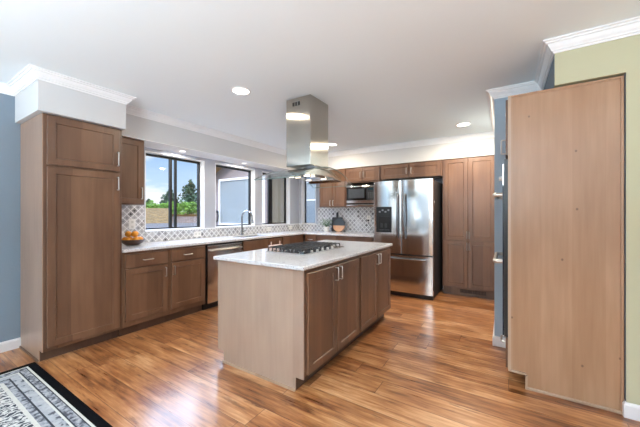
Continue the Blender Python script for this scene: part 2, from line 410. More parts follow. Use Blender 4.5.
# backsplash
m = MB(); m.box(XW + .0005, XW + .010, 1.462, 1.985, .9155, 1.386); m.box(XW + .0005, XW + .010, 1.985, YB, .9155, 1.044)
struct(m.build('trim_5_backsplash', 'tile'))
m = MB(); m.box(XW + .011, -3.43, YB - .010, YB - .0005, .9155, 1.044); m.box(-3.43, -1.83, YB - .010, YB - .0005, .9155, 1.409)
struct(m.build('trim_6_backsplash', 'tile'))
m = MB(); m.box(XW + .0005, XW + .028, 1.986, YB - .001, 1.045, 1.06); m.box(XW + .028, -3.431, YB - .028, YB - .001, 1.045, 1.06)
struct(m.build('trim_7_sill', 'trim', bevel=.003))

# windows: white reveal liner, black frame, sashes and panes
def window(name, y0, y1, stiles, fx=-4.055, screen=None, bottom=True):
    root = bpy.data.objects.new(name, None); COL.objects.link(root); root['kind'] = 'structure'; root.location = (fx, (y0 + y1) / 2, ZS)
    L = lambda o: setattr(o, 'matrix_parent_inverse', Matrix.Translation((-fx, -(y0 + y1) / 2, -ZS)))
    m = MB(); xa, xb = fx + .012, XW + .003; w = .010
    m.box(xa, xb, y0, y0 + w, ZS, ZH); m.box(xa, xb, y1 - w, y1, ZS, ZH); m.box(xa, xb, y0 + w, y1 - w, ZH - w, ZH); m.box(xa, xb, y0 + w, y1 - w, ZS, ZS + w)
    L(m.build('reveal', 'trim', root))
    m = MB(); a, b, f = y0 + .004, y1 - .004, .030
    m.box(fx - .03, fx + .012, a, a + f, ZS, ZH); m.box(fx - .03, fx + .012, b - f, b, ZS, ZH)
    m.box(fx - .03, fx + .012, a + f, b - f, ZH - f - .008, ZH); m.box(fx - .03, fx + .012, a + f, b - f, ZS, ZS + f * (1 if bottom else .55))
    L(m.build('frame', 'black_frame', root))
    edges = [a + f]
    for s0, s1 in stiles:
        L(MB().box(fx - .028, fx + .010, s0, s1, ZS + f, ZH - f - .008).build('meeting_stile', 'black_frame', root))
        edges += [s0, s1]
    edges.append(b - f)
    for i in range(0, len(edges), 2):
        L(MB().box(fx - .014, fx - .008, edges[i], edges[i + 1], ZS + .016, ZH - f).build('pane', 'glass', root))
    if screen:
        L(MB().box(fx - .026, fx - .024, screen[0], screen[1], ZS + f, ZH - f).build('insect_screen', 'screen', root))
    return root
w1 = window('window_1', *HOLES[0], [(2.392, 2.425), (2.470, 2.497)])
window('window_2', *HOLES[1], [])
window('window_3', *HOLES[2], [(4.46, 4.565)], screen=(4.565, 4.99))
# window in the refrigerator wall
root = bpy.data.objects.new('window_4', None); COL.objects.link(root); root['kind'] = 'structure'
m = MB(); fy = YB + .11; x0, x1 = BW; w = .01
m.box(x0, x0 + w, YB - .003, fy, ZS, ZH); m.box(x1 - w, x1, YB - .003, fy, ZS, ZH); m.box(x0 + w, x1 - w, YB - .003, fy, ZH - w, ZH); m.box(x0 + w, x1 - w, YB - .003, fy, ZS, ZS + w)
m.build('reveal', 'trim', root)
m = MB(); f = .022
m.box(x0 + .004, x0 + f, fy, fy + .04, ZS, ZH); m.box(x1 - f, x1 - .004, fy, fy + .04, ZS, ZH); m.box(x0 + f, x1 - f, fy, fy + .04, ZH - f, ZH); m.box(x0 + f, x1 - f, fy, fy + .04, ZS, ZS + .012)
m.build('frame', 'black_frame', root)
MB().box(x0 + f, x1 - f, fy + .02, fy + .026, ZS + .012, ZH - f).build('pane', 'glass', root)

# ------------------------------------------------------------------ cabinetry
# local frame of a cabinet: x along the front, y into the wall (front of the face frame at y = 0), z up
def shaker(w, h, z0, x0, stile=.057, t=.020, rec=.009, m=None):
    """five-piece door: outer frame with a recessed flat panel; front at y = -t"""
    m = m or MB(); x1, z1 = x0 + w, z0 + h; c = .002
    R = lambda i, y: [(x0 + i, y, z0 + i), (x1 - i, y, z0 + i), (x1 - i, y, z1 - i), (x0 + i, y, z1 - i)]
    m.rings([R(0, -.001), R(0, -t + c), R(c, -t), R(stile, -t), R(stile + .004, -t + rec)])
    return m
def slab(w, h, z0, x0, t=.020, m=None):
    m = m or MB(); x1, z1 = x0 + w, z0 + h; c = .002
    R = lambda i, y: [(x0 + i, y, z0 + i), (x1 - i, y, z0 + i), (x1 - i, y, z1 - i), (x0 + i, y, z1 - i)]
    return m.rings([R(0, -.001), R(0, -t + c), R(c, -t)])
def pull(parent, x, z, L, vertical, y=-.020, name='handle'):
    m = MB(); s = .028; a = L / 2; r = .0052
    pts = [(-a, 0), (-a, s - .006), (-a + .006, s), (a - .006, s), (a, s - .006), (a, 0)]
    path = [((x, y - q, z + p) if vertical else (x + p, y - q, z)) for p, q in pts]
    return m.tube(path, r, 8).build(name, 'nickel', parent, smooth=True)
def cabinet(name, label, loc, rz, w, d, z0, z1, fronts, toe=.075, group=None, mat='cab', cat='cabinet', body=True, toe_mat='toe'):
    """fronts: (kind, x0, w, z0, h, handle) ; handle = (x, z, length, vertical) or None"""
    t = thing(name, label, cat, loc, rz, group)
    if body:
        m = MB().box(0, w, 0, d, z0, z1); m.build('body', mat, t, bevel=.0015, segs=1)
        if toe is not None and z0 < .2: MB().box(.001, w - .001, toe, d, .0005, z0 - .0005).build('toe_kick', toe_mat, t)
    for k, x0, fw, fz, fh, hd in fronts:
        mb = slab(fw, fh, fz, x0) if k in ('drawer', 'false_front') else shaker(fw, fh, fz, x0)
        o = mb.build({'drawer': 'drawer', 'false_front': 'drawer_front', 'door': 'door'}[k], mat, t)
        if hd: pull(o, *hd)
    return t
RL = PI / 2                     # cabinets on the window wall face +X: local x = +Y
# tall pantry cabinet
t = cabinet('tall_cabinet', 'tall brown cabinet with two stacked doors against the slate blue wall', (-3.328, .851, 0), RL, .606, .614, .10, 2.142,
        [('door', .022, .557, 1.708, .420, (.557, 1.832, .135, True)), ('door', .022, .557, .132, 1.555, (.557, 1.585, .125, True))], toe=.085)
# end panel of the tall cabinet reaching the floor, with a shoe strip
m = MB(); m.prism([(-.0005, .10), (.084, .10), (.084, .0005), (.612, .0005), (.612, 2.142), (-.0005, 2.142)], 'x', -.0065, -.0005); m.build('end_panel', wood('end_panel_lit', srgb(152, 124, 104), srgb(166, 138, 118), srgb(178, 152, 132)), t)  # the end panel's extra light is put into its maple colour
MB().box(-.018, -.007, .084, .612, .0005, .018).build('shoe_strip', 'cab', t, bevel=.003)
# wall cabinet beside it
cabinet('wall_cabinet', 'narrow brown wall cabinet between the tall cabinet and the first window', (-3.61, 1.462, 0), RL, .358, .333, 1.388, 2.140,
        [('door', .024, .315, 1.40, .725, (.315, 1.52, .13, True))])
# base cabinets below the fruit bowl
B0 = -3.33
cabinet('base_cabinet', 'brown base cabinet with one drawer below the fruit bowl', (B0, 1.462, 0), RL, .495, .612, .10, .882,
        [('drawer', .024, .445, .716, .140, (.247, .785, .10, False)), ('door', .024, .445, .160, .543, (.440, .615, .10, True))], group='base cabinets under the windows')
cabinet('base_cabinet', 'brown base cabinet with one drawer beside the dishwasher', (B0, 1.959, 0), RL, .493, .612, .10, .882,
        [('drawer', .020, .452, .716, .140, (.226, .785, .10, False)), ('door', .020, .452, .160, .543, (.048, .615, .10, True))], group='base cabinets under the windows')
cabinet('sink_cabinet', 'brown sink base cabinet below the arched faucet', (B0, 3.078, 0), RL, .918, .612, .10, .70,
        [('false_front', .02, .535, .716, .150, None), ('false_front', .565, .335, .716, .150, None), ('door', .02, .436, .13, .57, (.43, .60, .10, True)), ('door', .462, .436, .13, .57, (.49, .60, .10, True))])
cabinet('base_cabinet', 'brown base cabinet running into the counter corner beside the sink cabinet', (B0, 3.998, 0), RL, .66, .612, .10, .882,
        [('drawer', .014, .345, .716, .150, None), ('door', .014, .345, .13, .57, None)], group='base cabinets under the windows')
# base cabinets on the refrigerator wall
YF = 4.68
for x0, w, lab in ((-3.305, .275, 'brown base cabinet in the counter corner below the back window'), (-3.028, .456, 'brown base cabinet below the potted plant and the cutting boards'),
                   (-2.570, .680, 'brown base cabinet touching the refrigerator under the microwave')):
    cabinet('base_cabinet', lab, (x0, YF, 0), 0, w, .655, .10, .882,
        [('drawer', .012, w - .024, .716, .150, (w / 2, .79, .10, False)), ('door', .012, w - .024, .13, .57, (.06, .62, .10, True))], group='base cabinets on the refrigerator wall')
# wall cabinets on the refrigerator wall
YU = 5.01
cabinet('wall_cabinet', 'double-door wall cabinet above the potted plant and cutting boards', (-3.18, YU, 0), 0, .592, .328, 1.41, 2.145,
        [('door', .012, .288, 1.425, .71, (.270, 1.49, .10, True)), ('door', .322, .262, 1.425, .71, (.335, 1.49, .10, True))])
t = cabinet('microwave_cabinet', 'wall cabinet holding the microwave with two small doors on top', (-2.584, YU, 0), 0, .702, .328, 1.41, 2.145,
        [('door', .020, .325, 1.884, .242, (.318, 2.0, .10, True)), ('door', .353, .330, 1.884, .242, (.382, 2.0, .10, True))], body=False)
m = MB().cells([0, .022, .60, .702], [1.41, 1.425, 1.86, 2.145], 0, .326, lambda x, z: not (.022 < x < .60 and 1.425 < z < 1.86), 'xz')
m.build('body', 'cab', t)
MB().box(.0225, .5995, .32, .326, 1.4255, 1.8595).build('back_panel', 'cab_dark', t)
t = thing('microwave', 'black and stainless microwave built into the wall cabinet', 'microwave', (-2.56, YU - .006, 0))
MB().box(.0, .572, .015, .31, 1.4265, 1.79).build('case', 'steel', t)
MB().box(.0, .572, -.008, .0145, 1.4265, 1.452).build('lower_trim', 'steel', t, bevel=.003)
MB().box(.0, .572, .0, .0145, 1.453, 1.478).build('vent_slot', 'black', t)
MB().box(.0, .572, -.010, .0145, 1.479, 1.533).build('trim_bar', 'steel', t, bevel=.003)
o = MB().box(.0, .410, -.016, .0145, 1.534, 1.776).build('door', 'black_gloss', t, bevel=.004)
MB().box(.05, .37, -.018, -.0155, 1.57, 1.745).build('viewing_window', plain('microwave_window', srgb(62, 68, 74), .15), o)
o = MB().box(.412, .572, -.016, .0145, 1.534, 1.776).build('control_panel', 'black', t, bevel=.004)
m = MB()
for i in range(4):
    for j in range(3): m.box(.440 + j * .036, .464 + j * .036, -.018, -.0155, 1.560 + i * .030, 1.580 + i * .030)
m.build('keypad', plain('keypad_grey', srgb(70, 72, 76), .5), o)
MB().box(.44, .545, -.018, -.0155, 1.715, 1.75).build('display', plain('display_dark', srgb(40, 58, 66), .1), o)
MB().box(.0, .572, -.010, .0145, 1.777, 1.80).build('upper_trim', 'steel', t, bevel=.003)
cabinet('over_refrigerator_cabinet', 'long low wall cabinet with two doors above the stainless refrigerator', (-1.879, YU, 0), 0, 1.028, .328, 1.884, 2.145,
        [('door', .018, .470, 1.893, .235, (.462, 2.01, .10, True)), ('door', .515, .492, 1.893, .235, (.545, 2.01, .10, True))])
# shallow pantry at the end of the refrigerator wall
t = cabinet('pantry_cabinet', 'tall shallow pantry with four doors between the refrigerator and the blue wall', (-.848, YU, 0), 0, .756, .328, .13, 2.168 - .022,
        [('door', .024, .338, .872, 1.258, (.352, .955, .11, True)), ('door', .372, .355, .872, 1.258, (.383, .955, .11, True)),
         ('door', .024, .338, .145, .717, (.352, .78, .11, True)), ('door', .372, .355, .145, .717, (.383, .78, .11, True))], toe=.07, toe_mat='cab')
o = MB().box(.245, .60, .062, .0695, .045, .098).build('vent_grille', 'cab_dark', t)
m = MB()
for i in range(18): m.box(.250 + i * .0195, .256 + i * .0195, .058, .0618, .048, .095)
m.box(.415, .430, .0575, .0618, .045, .098); m.build('slats', 'toe', o)

# dishwasher
t = thing('dishwasher', 'stainless dishwasher with a bar handle under the counter near the island', 'dishwasher', (B0, 2.458, 0), RL)
MB().box(.004, .610, .0, .58, .085, .878).build('case', 'black', t)
MB().box(.004, .610, .06, .5, .0005, .084).build('toe_panel', 'black', t)
o = MB().box(.012, .604, -.024, -.0005, .095, .856).build('door', 'steel', t, bevel=.005)
MB().tube([(.05, -.025, .795), (.05, -.062, .795), (.058, -.068, .795), (.558, -.068, .795), (.566, -.062, .795), (.566, -.025, .795)], .011, 10).build('handle', 'nickel', o, smooth=True)

# perimeter countertop, one L-shaped slab with a sink cut-out
SX0, SX1, SY0, SY1 = -3.78, -3.43, 3.20, 3.86
m = MB().cells([XW + .0005, SX0, SX1, -3.302, -1.862], [1.462, SY0, SY1, 4.648, YB - .0005], .8825, .914,
    lambda x, y: (x < -3.302 or y > 4.648) and not (SX0 < x < SX1 and SY0 < y < SY1), 'xy')
tag(m.build('countertop', 'quartz', bevel=.004), 'white speckled L-shaped countertop running under the windows to the refrigerator', 'countertop')
t = thing('sink', 'undermount stainless sink in the countertop under the second window', 'sink', (-3.605, 3.53, .72))
m = MB(); a, b = .174, .329; R = lambda i, z: [(-a + i, -b + i, z), (a - i, -b + i, z), (a - i, b - i, z), (-a + i, b - i, z)]
m.rings([R(-.02, .160), R(0, .160), R(.008, .012), R(.03, .004)], caps=False); k = len(m.v); m.v += [tuple(p) for p in R(.03, .004)]; m.face([k, k + 1, k + 2, k + 3])
m.build('basin', 'steel', t)
MB().lathe([(.04, .005), (.038, .009), (.012, .0065)], n=20).build('drain', 'chrome', t)

# faucet
t = thing('faucet', 'arched chrome kitchen faucet behind the sink', 'faucet', (-3.825, 3.54, .9145))
MB().lathe([(.028, 0), (.028, .006), (.020, .012), (.018, .09), (.015, .095)], n=20).build('base', 'faucet', t, smooth=True)
pth = [(0, 0, .09), (0, 0, .30)] + [(.122 - .122 * math.cos(PI * k / 10), 0, .30 + .112 * math.sin(PI * k / 10)) for k in range(1, 10)] + [(.247, 0, .285)]
MB().tube(pth, .0140, 12).build('spout', 'faucet', t, smooth=True)
MB().tube([(.247, 0, .288), (.2505, 0, .262), (.257, 0, .205)], [.0145, .019, .021], 12).build('spray_head', 'faucet', t, smooth=True)
MB().tube([(0, .016, .06), (0, .04, .064), (.02, .09, .085)], [.011, .010, .008], 10).build('lever', 'faucet', t, smooth=True)

# ------------------------------------------------------------------ island
IX0, IX1, IY0, IY1 = -2.129, -1.211, 1.696, 3.533
def island_unit(label, y0, w, near):
    t = cabinet('island_cabinet', label, (IX1, y0, 0), RL, w, .46, .115, .882,
        [('door', .026, w / 2 - .030, .122, .730, (w / 2 - .034, .785, .105, True)), ('door', w / 2 + .004, w / 2 - .030, .122, .730, (w / 2 + .034, .785, .105, True))],
        toe=.075, group='island cabinet units')
    MB().box(.0, w, .4605, .918, .115, .882).build('back_box', 'cab', t)
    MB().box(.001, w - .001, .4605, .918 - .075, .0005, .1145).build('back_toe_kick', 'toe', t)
    if near:
        m = MB(); m.prism([(-.001, .10), (.073, .10), (.073, .0005), (.845, .0005), (.845, .10), (.919, .10), (.919, .882), (-.001, .882)], 'x', -.012, -.0005)
        o = m.build('end_panel', 'island_panel', t, bevel=.001, segs=1)
        MB().box(-.024, -.0125, .070, .852, .0005, .022).build('shoe_strip', 'strip', t, bevel=.004)
        MB().box(-.0135, -.0122, .903, .919, .1005, .8815).build('corner_strip', 'island_panel', t)
    return t
M['island_panel'] = wood('island_maple_lit', srgb(158, 134, 117), srgb(171, 147, 129), srgb(182, 159, 141), rough=.36)  # cabinet maple raised in tone; stronger light on the island end is painted in
island_unit('near half of the island with a wood end panel and two doors', IY0 + .012, .908, True)
island_unit('far half of the island with two doors nearest the refrigerator', IY0 + .922, IY1 - IY0 - .922, False)
m = MB(); m.box(IX0 - .026, IX1 + .026, IY0 - .035, IY1 + .035, .8825, .914)
tag(m.build('island_countertop', 'quartz', bevel=.009, segs=3), 'white speckled island countertop under the gas cooktop', 'countertop')

# gas cooktop
t = thing('gas_cooktop', 'stainless gas cooktop with black iron grates on the island', 'cooktop', (-1.715, 2.49, .9145))
cw, cl = .43, .76            # along x, along y
m = MB(); R = lambda i, z: [(-cw / 2 - .02 + i, -cl / 2 + i, z), (cw / 2 + i * -1, -cl / 2 + i, z), (cw / 2 - i, cl / 2 - i, z), (-cw / 2 - .02 + i, cl / 2 - i, z)]
m.rings([R(0, 0), R(0, .006), R(.004, .010), R(.03, .010), R(.036, .006)]); m.build('steel_tray', 'steel', t)
for k in range(3):
    y0 = -cl / 2 + .012 + k * (cl - .024) / 3; y1 = y0 + (cl - .024) / 3 - .004; x0, x1 = -cw / 2 - .008, cw / 2 - .040
    m = MB(); zt = .050; b = .0055
    for j in range(9):
        xx = x0 + b + (x1 - x0 - 2 * b) * j / 8
        m.tube([(xx, y0 + .004, .0108), (xx, y0 + .004, zt - .016), (xx, y0 + .016, zt - .004), (xx, y1 - .016, zt - .004), (xx, y1 - .004, zt - .016), (xx, y1 - .004, .0108)], b, 4, True)
    for yy in (y0 + .028, (y0 + y1) / 2, y1 - .028): m.box(x0, x1, yy - .0045, yy + .0045, zt - .012, zt - .003)
    m.build('grate', 'iron', t)
for (bx, by, r) in ((-.10, -.25, .045), (.09, -.25, .035), (0, 0, .055), (-.10, .25, .035), (.09, .25, .045)):
    o = MB().lathe([(r, .007), (r, .014), (r * .8, .017)], (bx, by, 0), 20).build('burner', 'steel', t)
    MB().lathe([(r * .75, .0175), (r * .75, .024), (r * .6, .027)], (bx, by, 0), 20).build('burner_cap', 'iron', o)
for k in range(5):
    MB().lathe([(.014, .0105), (.014, .013), (.012, .026), (.009, .028)], (cw / 2 - .022, -.225 + k * .095, 0), 16).build('knob', 'nickel', t, smooth=True)
# small pale stand behind the grates
t = thing('trivet_stand', 'small pale pink stand with two upright prongs beside the cooktop grates', 'stand', (-2.045, 2.36, .9145))
m = MB()
m.box(-.035, .035, -.085, .085, .0, .018); m.box(-.030, .030, -.08, .08, .018, .040); m.build('base', 'copper_edge', t, bevel=.004)
for sgn in (-1, 1): MB().tube([(0, sgn * .068, .040), (0, sgn * .068, .078)], .006, 8).build('prong', 'copper_edge', t)

# ------------------------------------------------------------------ range hood over the island
t = thing('range_hood', 'stainless island range hood with a curved glass canopy hanging from the ceiling', 'range hood', (-1.80, 2.60, 1.60))
o = MB().box(-.155, .155, -.175, .175, .175, CEIL - 1.6 - .0005).build('chimney', 'steel_h', t, bevel=.006)
m = MB()
for k in range(3): m.box(-.070 + k * .034, -.046 + k * .034, -.1765, -.1745, .795, .835)
m.build('vent_slots', 'black', o)
GX0, GX1, HL = -.275, .280, .525
arc = lambda y, c=.150, s=.142, L=HL: c - s * (y / L) ** 2
N = 18
def arched(x0, x1, L, zt, zb):
    rings = []
    for k in range(N + 1):
        y = -L + 2 * L * k / N
        rings.append([(x0, y, zb(y)), (x1, y, zb(y)), (x1, y, zt(y)), (x0, y, zt(y))])
    return MB().rings(rings)
g = arched(GX0, GX1, HL, lambda y: arc(y) + .008, lambda y: arc(y)); 
o = g.build('glass_canopy', ['hood_glass', 'hood_glass_edge'], t, smooth=True)
for p in o.data.polygons:
    if abs(p.normal.x) > .9 or abs(p.normal.y) > .75: p.material_index = 1
b = arched(-.20, .215, .36, lambda y: arc(y) - .002, lambda y: arc(y) - .040 if abs(y) > .3 else arc(.3) - .040 + .25 * (arc(y) - arc(.3)))
b.build('hood_body', 'steel_h', t, smooth=True)
for sx, sy in ((.10, -.16), (.10, .16), (-.10, -.16), (-.10, .16)):
    zz = arc(.3) - .040 + .25 * (arc(sy) - arc(.3))
    e = NT('hood_lamp'); e.set(color=(1, 1, 1, 1), ecol=(1, .86, .66, 1), emit=4.0)
    MB().lathe([(.030, zz - .0085), (.030, zz - .003), (.026, zz - .002)], (sx, sy, 0), 16).build('lamp', e.m, t)
m = MB(); m.box(-.16, .16, -.10, .10, arc(.3) - .044, arc(.3) - .030); m.build('filter', 'steel', t)

# ------------------------------------------------------------------ refrigerator
t = thing('refrigerator', 'stainless french-door refrigerator with a water dispenser and a bottom freezer drawer', 'refrigerator', (-1.815, 4.51, 0))
FW = .922
MB().box(.004, FW - .004, .075, .82, .02, 1.785).build('case', 'fridge_side', t, bevel=.004)
MB().box(.006, FW - .006, .02, .0745, .004, .066).build('base_grille', 'black', t)
def fdoor(x0, x1, z0, z1, name):
    m = MB(); rr = .007
    pts = [(x0, .070), (x0, .006)] + [(x0 + rr - rr * math.cos(a), .006 - .006 * math.sin(a)) for a in (PI / 6, PI / 3, PI / 2)]
    k = 8
    for j in range(1, k): u = j / k; pts.append((x0 + rr + (x1 - x0 - 2 * rr) * u, -.008 * math.sin(PI * u)))
    pts += [(x1 - rr + rr * math.cos(a), .006 - .006 * math.sin(a)) for a in (PI / 2, PI / 3, PI / 6)] + [(x1, .006), (x1, .070)]
    return m.prism(pts, 'z', z0, z1).build(name, 'steel', t, smooth=True)
m = MB(); m.box(.01, FW - .01, .012, .0745, .6405, .6615); m.box(.4555, .4605, .012, .0745, .664, 1.795); m.build('gap_shade_strip', 'black', t)  # black strips set in the door gaps to stand for their shade
dl = fdoor(.001, .455, .662, 1.80, 'door'); dr = fdoor(.461, FW - .001, .662, 1.80, 'door'); dw = fdoor(.001, FW - .001, .072, .640, 'freezer_drawer')
def arch_handle(parent, pts, r, n=10): return MB().tube(pts, r, n).build('handle', 'fridge_handle', parent, smooth=True)
M['fridge_handle'] = plain('steel_handle_dark_reflection', (.30, .30, .31, 1), .22, 1.0, var=.01)  # handle steel darkened in place of the dark reflections on it
for par, x in ((dl, .405), (dr, .508)):
    pts = [(x, -.004, .90)] + [(x, -.035 - .032 * math.sin(PI * k / 10), .905 + .67 * k / 10) for k in range(11)] + [(x, -.004, 1.58)]
    arch_handle(par, pts, .0150)
pts = [(.07, -.004, .592)] + [(.07 + .745 * k / 10, -.035 - .022 * math.sin(PI * k / 10), .592) for k in range(11)] + [(.815, -.004, .592)]
arch_handle(dw, pts, .0125)
# dispenser: frame, cavity, controls
m = MB().cells([.052, .085, .275, .302], [.985, 1.02, 1.235, 1.392], -.018, -.004, lambda x, z: not (.085 < x < .275 and 1.02 < z < 1.235), 'xz')
d = m.build('dispenser', 'black', dl, bevel=.003)
MB().box(.0855, .2745, -.0125, -.0105, 1.0205, 1.2345).build('cavity', plain('dispenser_cavity', srgb(20, 20, 22), .6), dl)
m = MB()
for px in (.14, .21): m.box(px - .018, px + .018, -.020, -.0185 + .004, 1.06, 1.13)
m.box(.10, .26, -.026, -.010, 1.022, 1.032); m.build('paddles', plain('dispenser_grey', srgb(52, 53, 56), .4), dl)
m = MB()
for k in range(4): m.box(.095 + k * .048, .125 + k * .048, -.0205, -.0185, 1.30 + (.025 if k % 2 else 0), 1.325 + (.025 if k % 2 else 0))
m.build('buttons', plain('button_grey', srgb(150, 152, 156), .4), dl)
MB().box(FW - .003, FW - .001, .095, .115, 1.44, 1.475).build('side_label', 'white', t)

# ------------------------------------------------------------------ tall oven cabinet in the niche of the khaki wall
t = thing('oven_cabinet', 'tall oven cabinet set in the khaki wall, its knotty side panel facing the room', 'cabinet', (.030, 2.622, 0))
MB().box(.018, .628, .020, .690, .10, 2.165).build('body', 'cab', t)
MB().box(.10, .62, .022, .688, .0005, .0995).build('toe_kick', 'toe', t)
m = MB(); m.prism([(-.006, .104), (.098, .104), (.098, .0005), (.606, .0005), (.606, 2.165), (-.006, 2.165)], 'y', .0, .0195); m.build('side_panel', 'cab_side', t, bevel=.0015, segs=1)
m = MB(); m.box(-.0135, .007, -.010, -.0005, .104, 2.165); m.box(.007, .098, -.010, -.0005, .104, .118); m.box(.093, .107, -.010, -.0005, .0005, .1035); m.build('scribe_strip', 'strip', t)
MB().box(.107, .605, -.012, -.0005, .0005, .020).build('shoe_strip', 'strip', t, bevel=.004)
m = MB(); m.box(.596, .610, -.007, -.0005, .021, 2.165); m.box(.007, .5955, -.007, -.0005, 2.151, 2.165); m.build('edge_moulding', 'cab_side', t)
# fronts facing the pantry (-X)
o = MB().box(-.028, -.0065, .024, .680, 1.728, 2.150).build('door', 'cab', t, bevel=.002, segs=1)
m = MB(); m.tube([(-.028, .055, 1.745), (-.052, .055, 1.745), (-.056, .055, 1.750), (-.056, .055, 1.845), (-.052, .055, 1.850), (-.028, .055, 1.850)], .0055, 8); m.build('handle', 'nickel', o)
o = MB().box(-.028, -.0065, .024, .680, .112, .335).build('drawer', 'cab', t, bevel=.002, segs=1)
m = MB(); m.tube([(-.028, .045, .30), (-.050, .045, .30), (-.056, .05, .30), (-.056, .16, .30), (-.050, .165, .30), (-.028, .165, .30)], .0075, 8); m.build('handle', 'nickel', o)
MB().box(-.0065, .0175, .020, .690, .10, 2.165).build('face_frame', 'cab', t)
t = thing('double_wall_oven', 'stainless and dark glass double wall oven seen edge-on in the tall oven cabinet', 'oven', (.022, 2.70, 0))
MB().box(-.030, .0005, -.052, .56, .345, 1.70).build('case', 'black', t)
MB().box(-.042, -.0305, -.052, .56, 1.50, 1.665).build('control_panel', 'steel', t, bevel=.002)
for z0, z1 in ((.352, .940), (.950, 1.492)):
    o = MB().box(-.040, -.0305, -.052, .56, z0, z1).build('door', 'navy_glass', t, bevel=.002)
    zh = z1 - .06 if z0 > .9 else z1 - .03
    MB().tube([(-.040, .0, zh), (-.080, .0, zh), (-.092, .012, zh), (-.092, .50, zh), (-.080, .51, zh), (-.040, .51, zh)], .015, 10).build('handle', 'nickel', o, smooth=True)
MB().tube([(-.042, .03, 1.56), (-.066, .03, 1.56)], [.020, .017], 14).build('knob', 'white', t, smooth=True)
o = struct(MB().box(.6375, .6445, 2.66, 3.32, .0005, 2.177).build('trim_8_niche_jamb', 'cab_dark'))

# ------------------------------------------------------------------ ceiling lights
def ceiling_light(x, y, label, power=35):
    t = thing('ceiling_light', label, 'ceiling light', (x, y, CEIL - .0005), 0, 'recessed ceiling lights')
    m = MB().lathe([(.092, -.0005), (.092, -.006), (.080, -.008), (.076, -.003), (.076, -.0005)], n=32, caps=False); m.build('ring', 'trim', t, smooth=True)
    e = NT('recessed_lamp'); e.set(color=(1, 1, 1, 1), ecol=(1, .93, .82, 1), emit=6.0)
    MB().lathe([(.0755, -.0005), (.0755, -.0035), (.05, -.0045)], n=32).build('lens', e.m, t)
    l = light('recessed_beam', 'AREA', (0, 0, -.012), (0, 0, 0), power, (1, .85, .66), shape='DISK', size=.15); l.parent = t
ceiling_light(-2.175, 2.0, 'recessed ceiling light above the aisle between the windows and the island', 10)
ceiling_light(-.475, 4.34, 'recessed ceiling light in front of the tall pantry')
ceiling_light(-2.53, 4.40, 'recessed ceiling light beyond the range hood chimney', 16)

for px, py, lab in ((-3.755, 2.40, 'small recessed light under the soffit above the first window'), (-3.755, 3.53, 'small recessed light under the soffit above the faucet')):
    t = thing('soffit_light', lab, 'recessed light', (px, py, 2.1415), 0, 'recessed lights under the soffit')
    MB().lathe([(.055, -.0003), (.055, -.0012), (.044, -.0018), (.042, -.0003)], n=24, caps=False).build('ring', 'trim', t, smooth=True)
    e = NT('soffit_lamp'); e.set(color=(1, 1, 1, 1), ecol=(1, .90, .80, 1), emit=2.0)
    MB().lathe([(.0415, -.0003), (.0415, -.0010), (.03, -.0013)], n=24).build('lens', e.m, t)
    l = light('soffit_beam', 'AREA', (0, 0, -.004), (0, 0, 0), 6, (1, .93, .84), shape='DISK', size=.08); l.parent = t

# ------------------------------------------------------------------ small things on counters and walls
def outlet(loc, rz, horizontal, label):
    t = thing('wall_outlet', label, 'outlet', loc, rz, 'outlets on the tiled backsplash')
    w, h = (.125, .078) if horizontal else (.078, .125)
    MB().box(-w / 2, w / 2, -.006, 0, -h / 2, h / 2).build('plate', 'white', t, bevel=.003)
    for s in (-1, 1):
        cx, cz = (s * .03, 0) if horizontal else (0, s * .03)
        o = MB().box(cx - .016, cx + .016, -.0075, -.0062, cz - .016, cz + .016).build('receptacle', plain('receptacle_white', srgb(222, 220, 214), .4), t, bevel=.003)
        m = MB()
        for q in (-.006, .006): m.box(cx + q - .0012, cx + q + .0012, -.0079, -.0076, cz - .005, cz + .006)
        m.build('slots', 'black', o)
XO = XW + .0105
outlet((XO, 1.838, 1.150), RL, False, 'white upright outlet on the patterned tile above the fruit bowl')
outlet((XO, 2.757, .975), RL, True, 'white outlet laid sideways on the low backsplash under the first window')
outlet((XO, 4.333, .980), RL, True, 'white outlet laid sideways under the third window beyond the faucet')
outlet((XO, 5.02, .980), RL, True, 'white outlet laid sideways next to the backsplash corner')
outlet((-2.246, YB - .0105, 1.18), 0, False, 'white upright outlet with a plugged-in black cord beside the refrigerator')
t = thing('phone_charger', 'black plug and cord hanging from the outlet beside the refrigerator', 'charger', (-2.246, YB - .0185, 1.15))
MB().box(-.018, .018, -.032, -.0, -.018, .018).build('plug', 'black', t, bevel=.004)
MB().tube([(0, -.030, -.01), (.01, -.034, -.05), (.06, -.03, -.13), (.11, -.03, -.20), (.125, -.05, -.2325), (.20, -.06, -.2325)], .0038, 6).build('cord', 'black', t, smooth=True)

# fruit bowl
BX, BY = -3.70, 1.735
t = thing('fruit_bowl', 'dark wooden bowl full of oranges on the counter next to the tall cabinet', 'bowl', (BX, BY, .9145))
MB().lathe([(.060, 0), (.085, .012), (.115, .038), (.132, .066), (.127, .067), (.108, .042), (.075, .018), (.02, .014)], n=32).build('bowl', wood('bowl_wood', srgb(52, 34, 24), srgb(66, 44, 30), srgb(80, 54, 36)), t, smooth=True)
orange = NT('orange_peel'); n = orange.noise(orange.obj(), 120, 2); orange.set(color=orange.ramp(n, (.3, srgb(224, 138, 26)), (.7, srgb(244, 172, 50))), rough=.4); orange.bump(n, .15, .002)
def fruit_mesh(r):
    bm = bmesh.new(); bmesh.ops.create_icosphere(bm, subdivisions=3, radius=r)
    for v in bm.verts:
        z = v.co.z / r; v.co.z *= .95
        if z > .9: v.co.z -= (z - .9) * .25 * r
    me = bpy.data.meshes.new('orange'); bm.to_mesh(me); bm.free(); me.materials.append(orange.m)
    for p in me.polygons: p.use_smooth = True
    return me
fm = fruit_mesh(.036)
st = MB().lathe([(.005, .0300), (.004, .0335), (.002, .0345)], n=8)
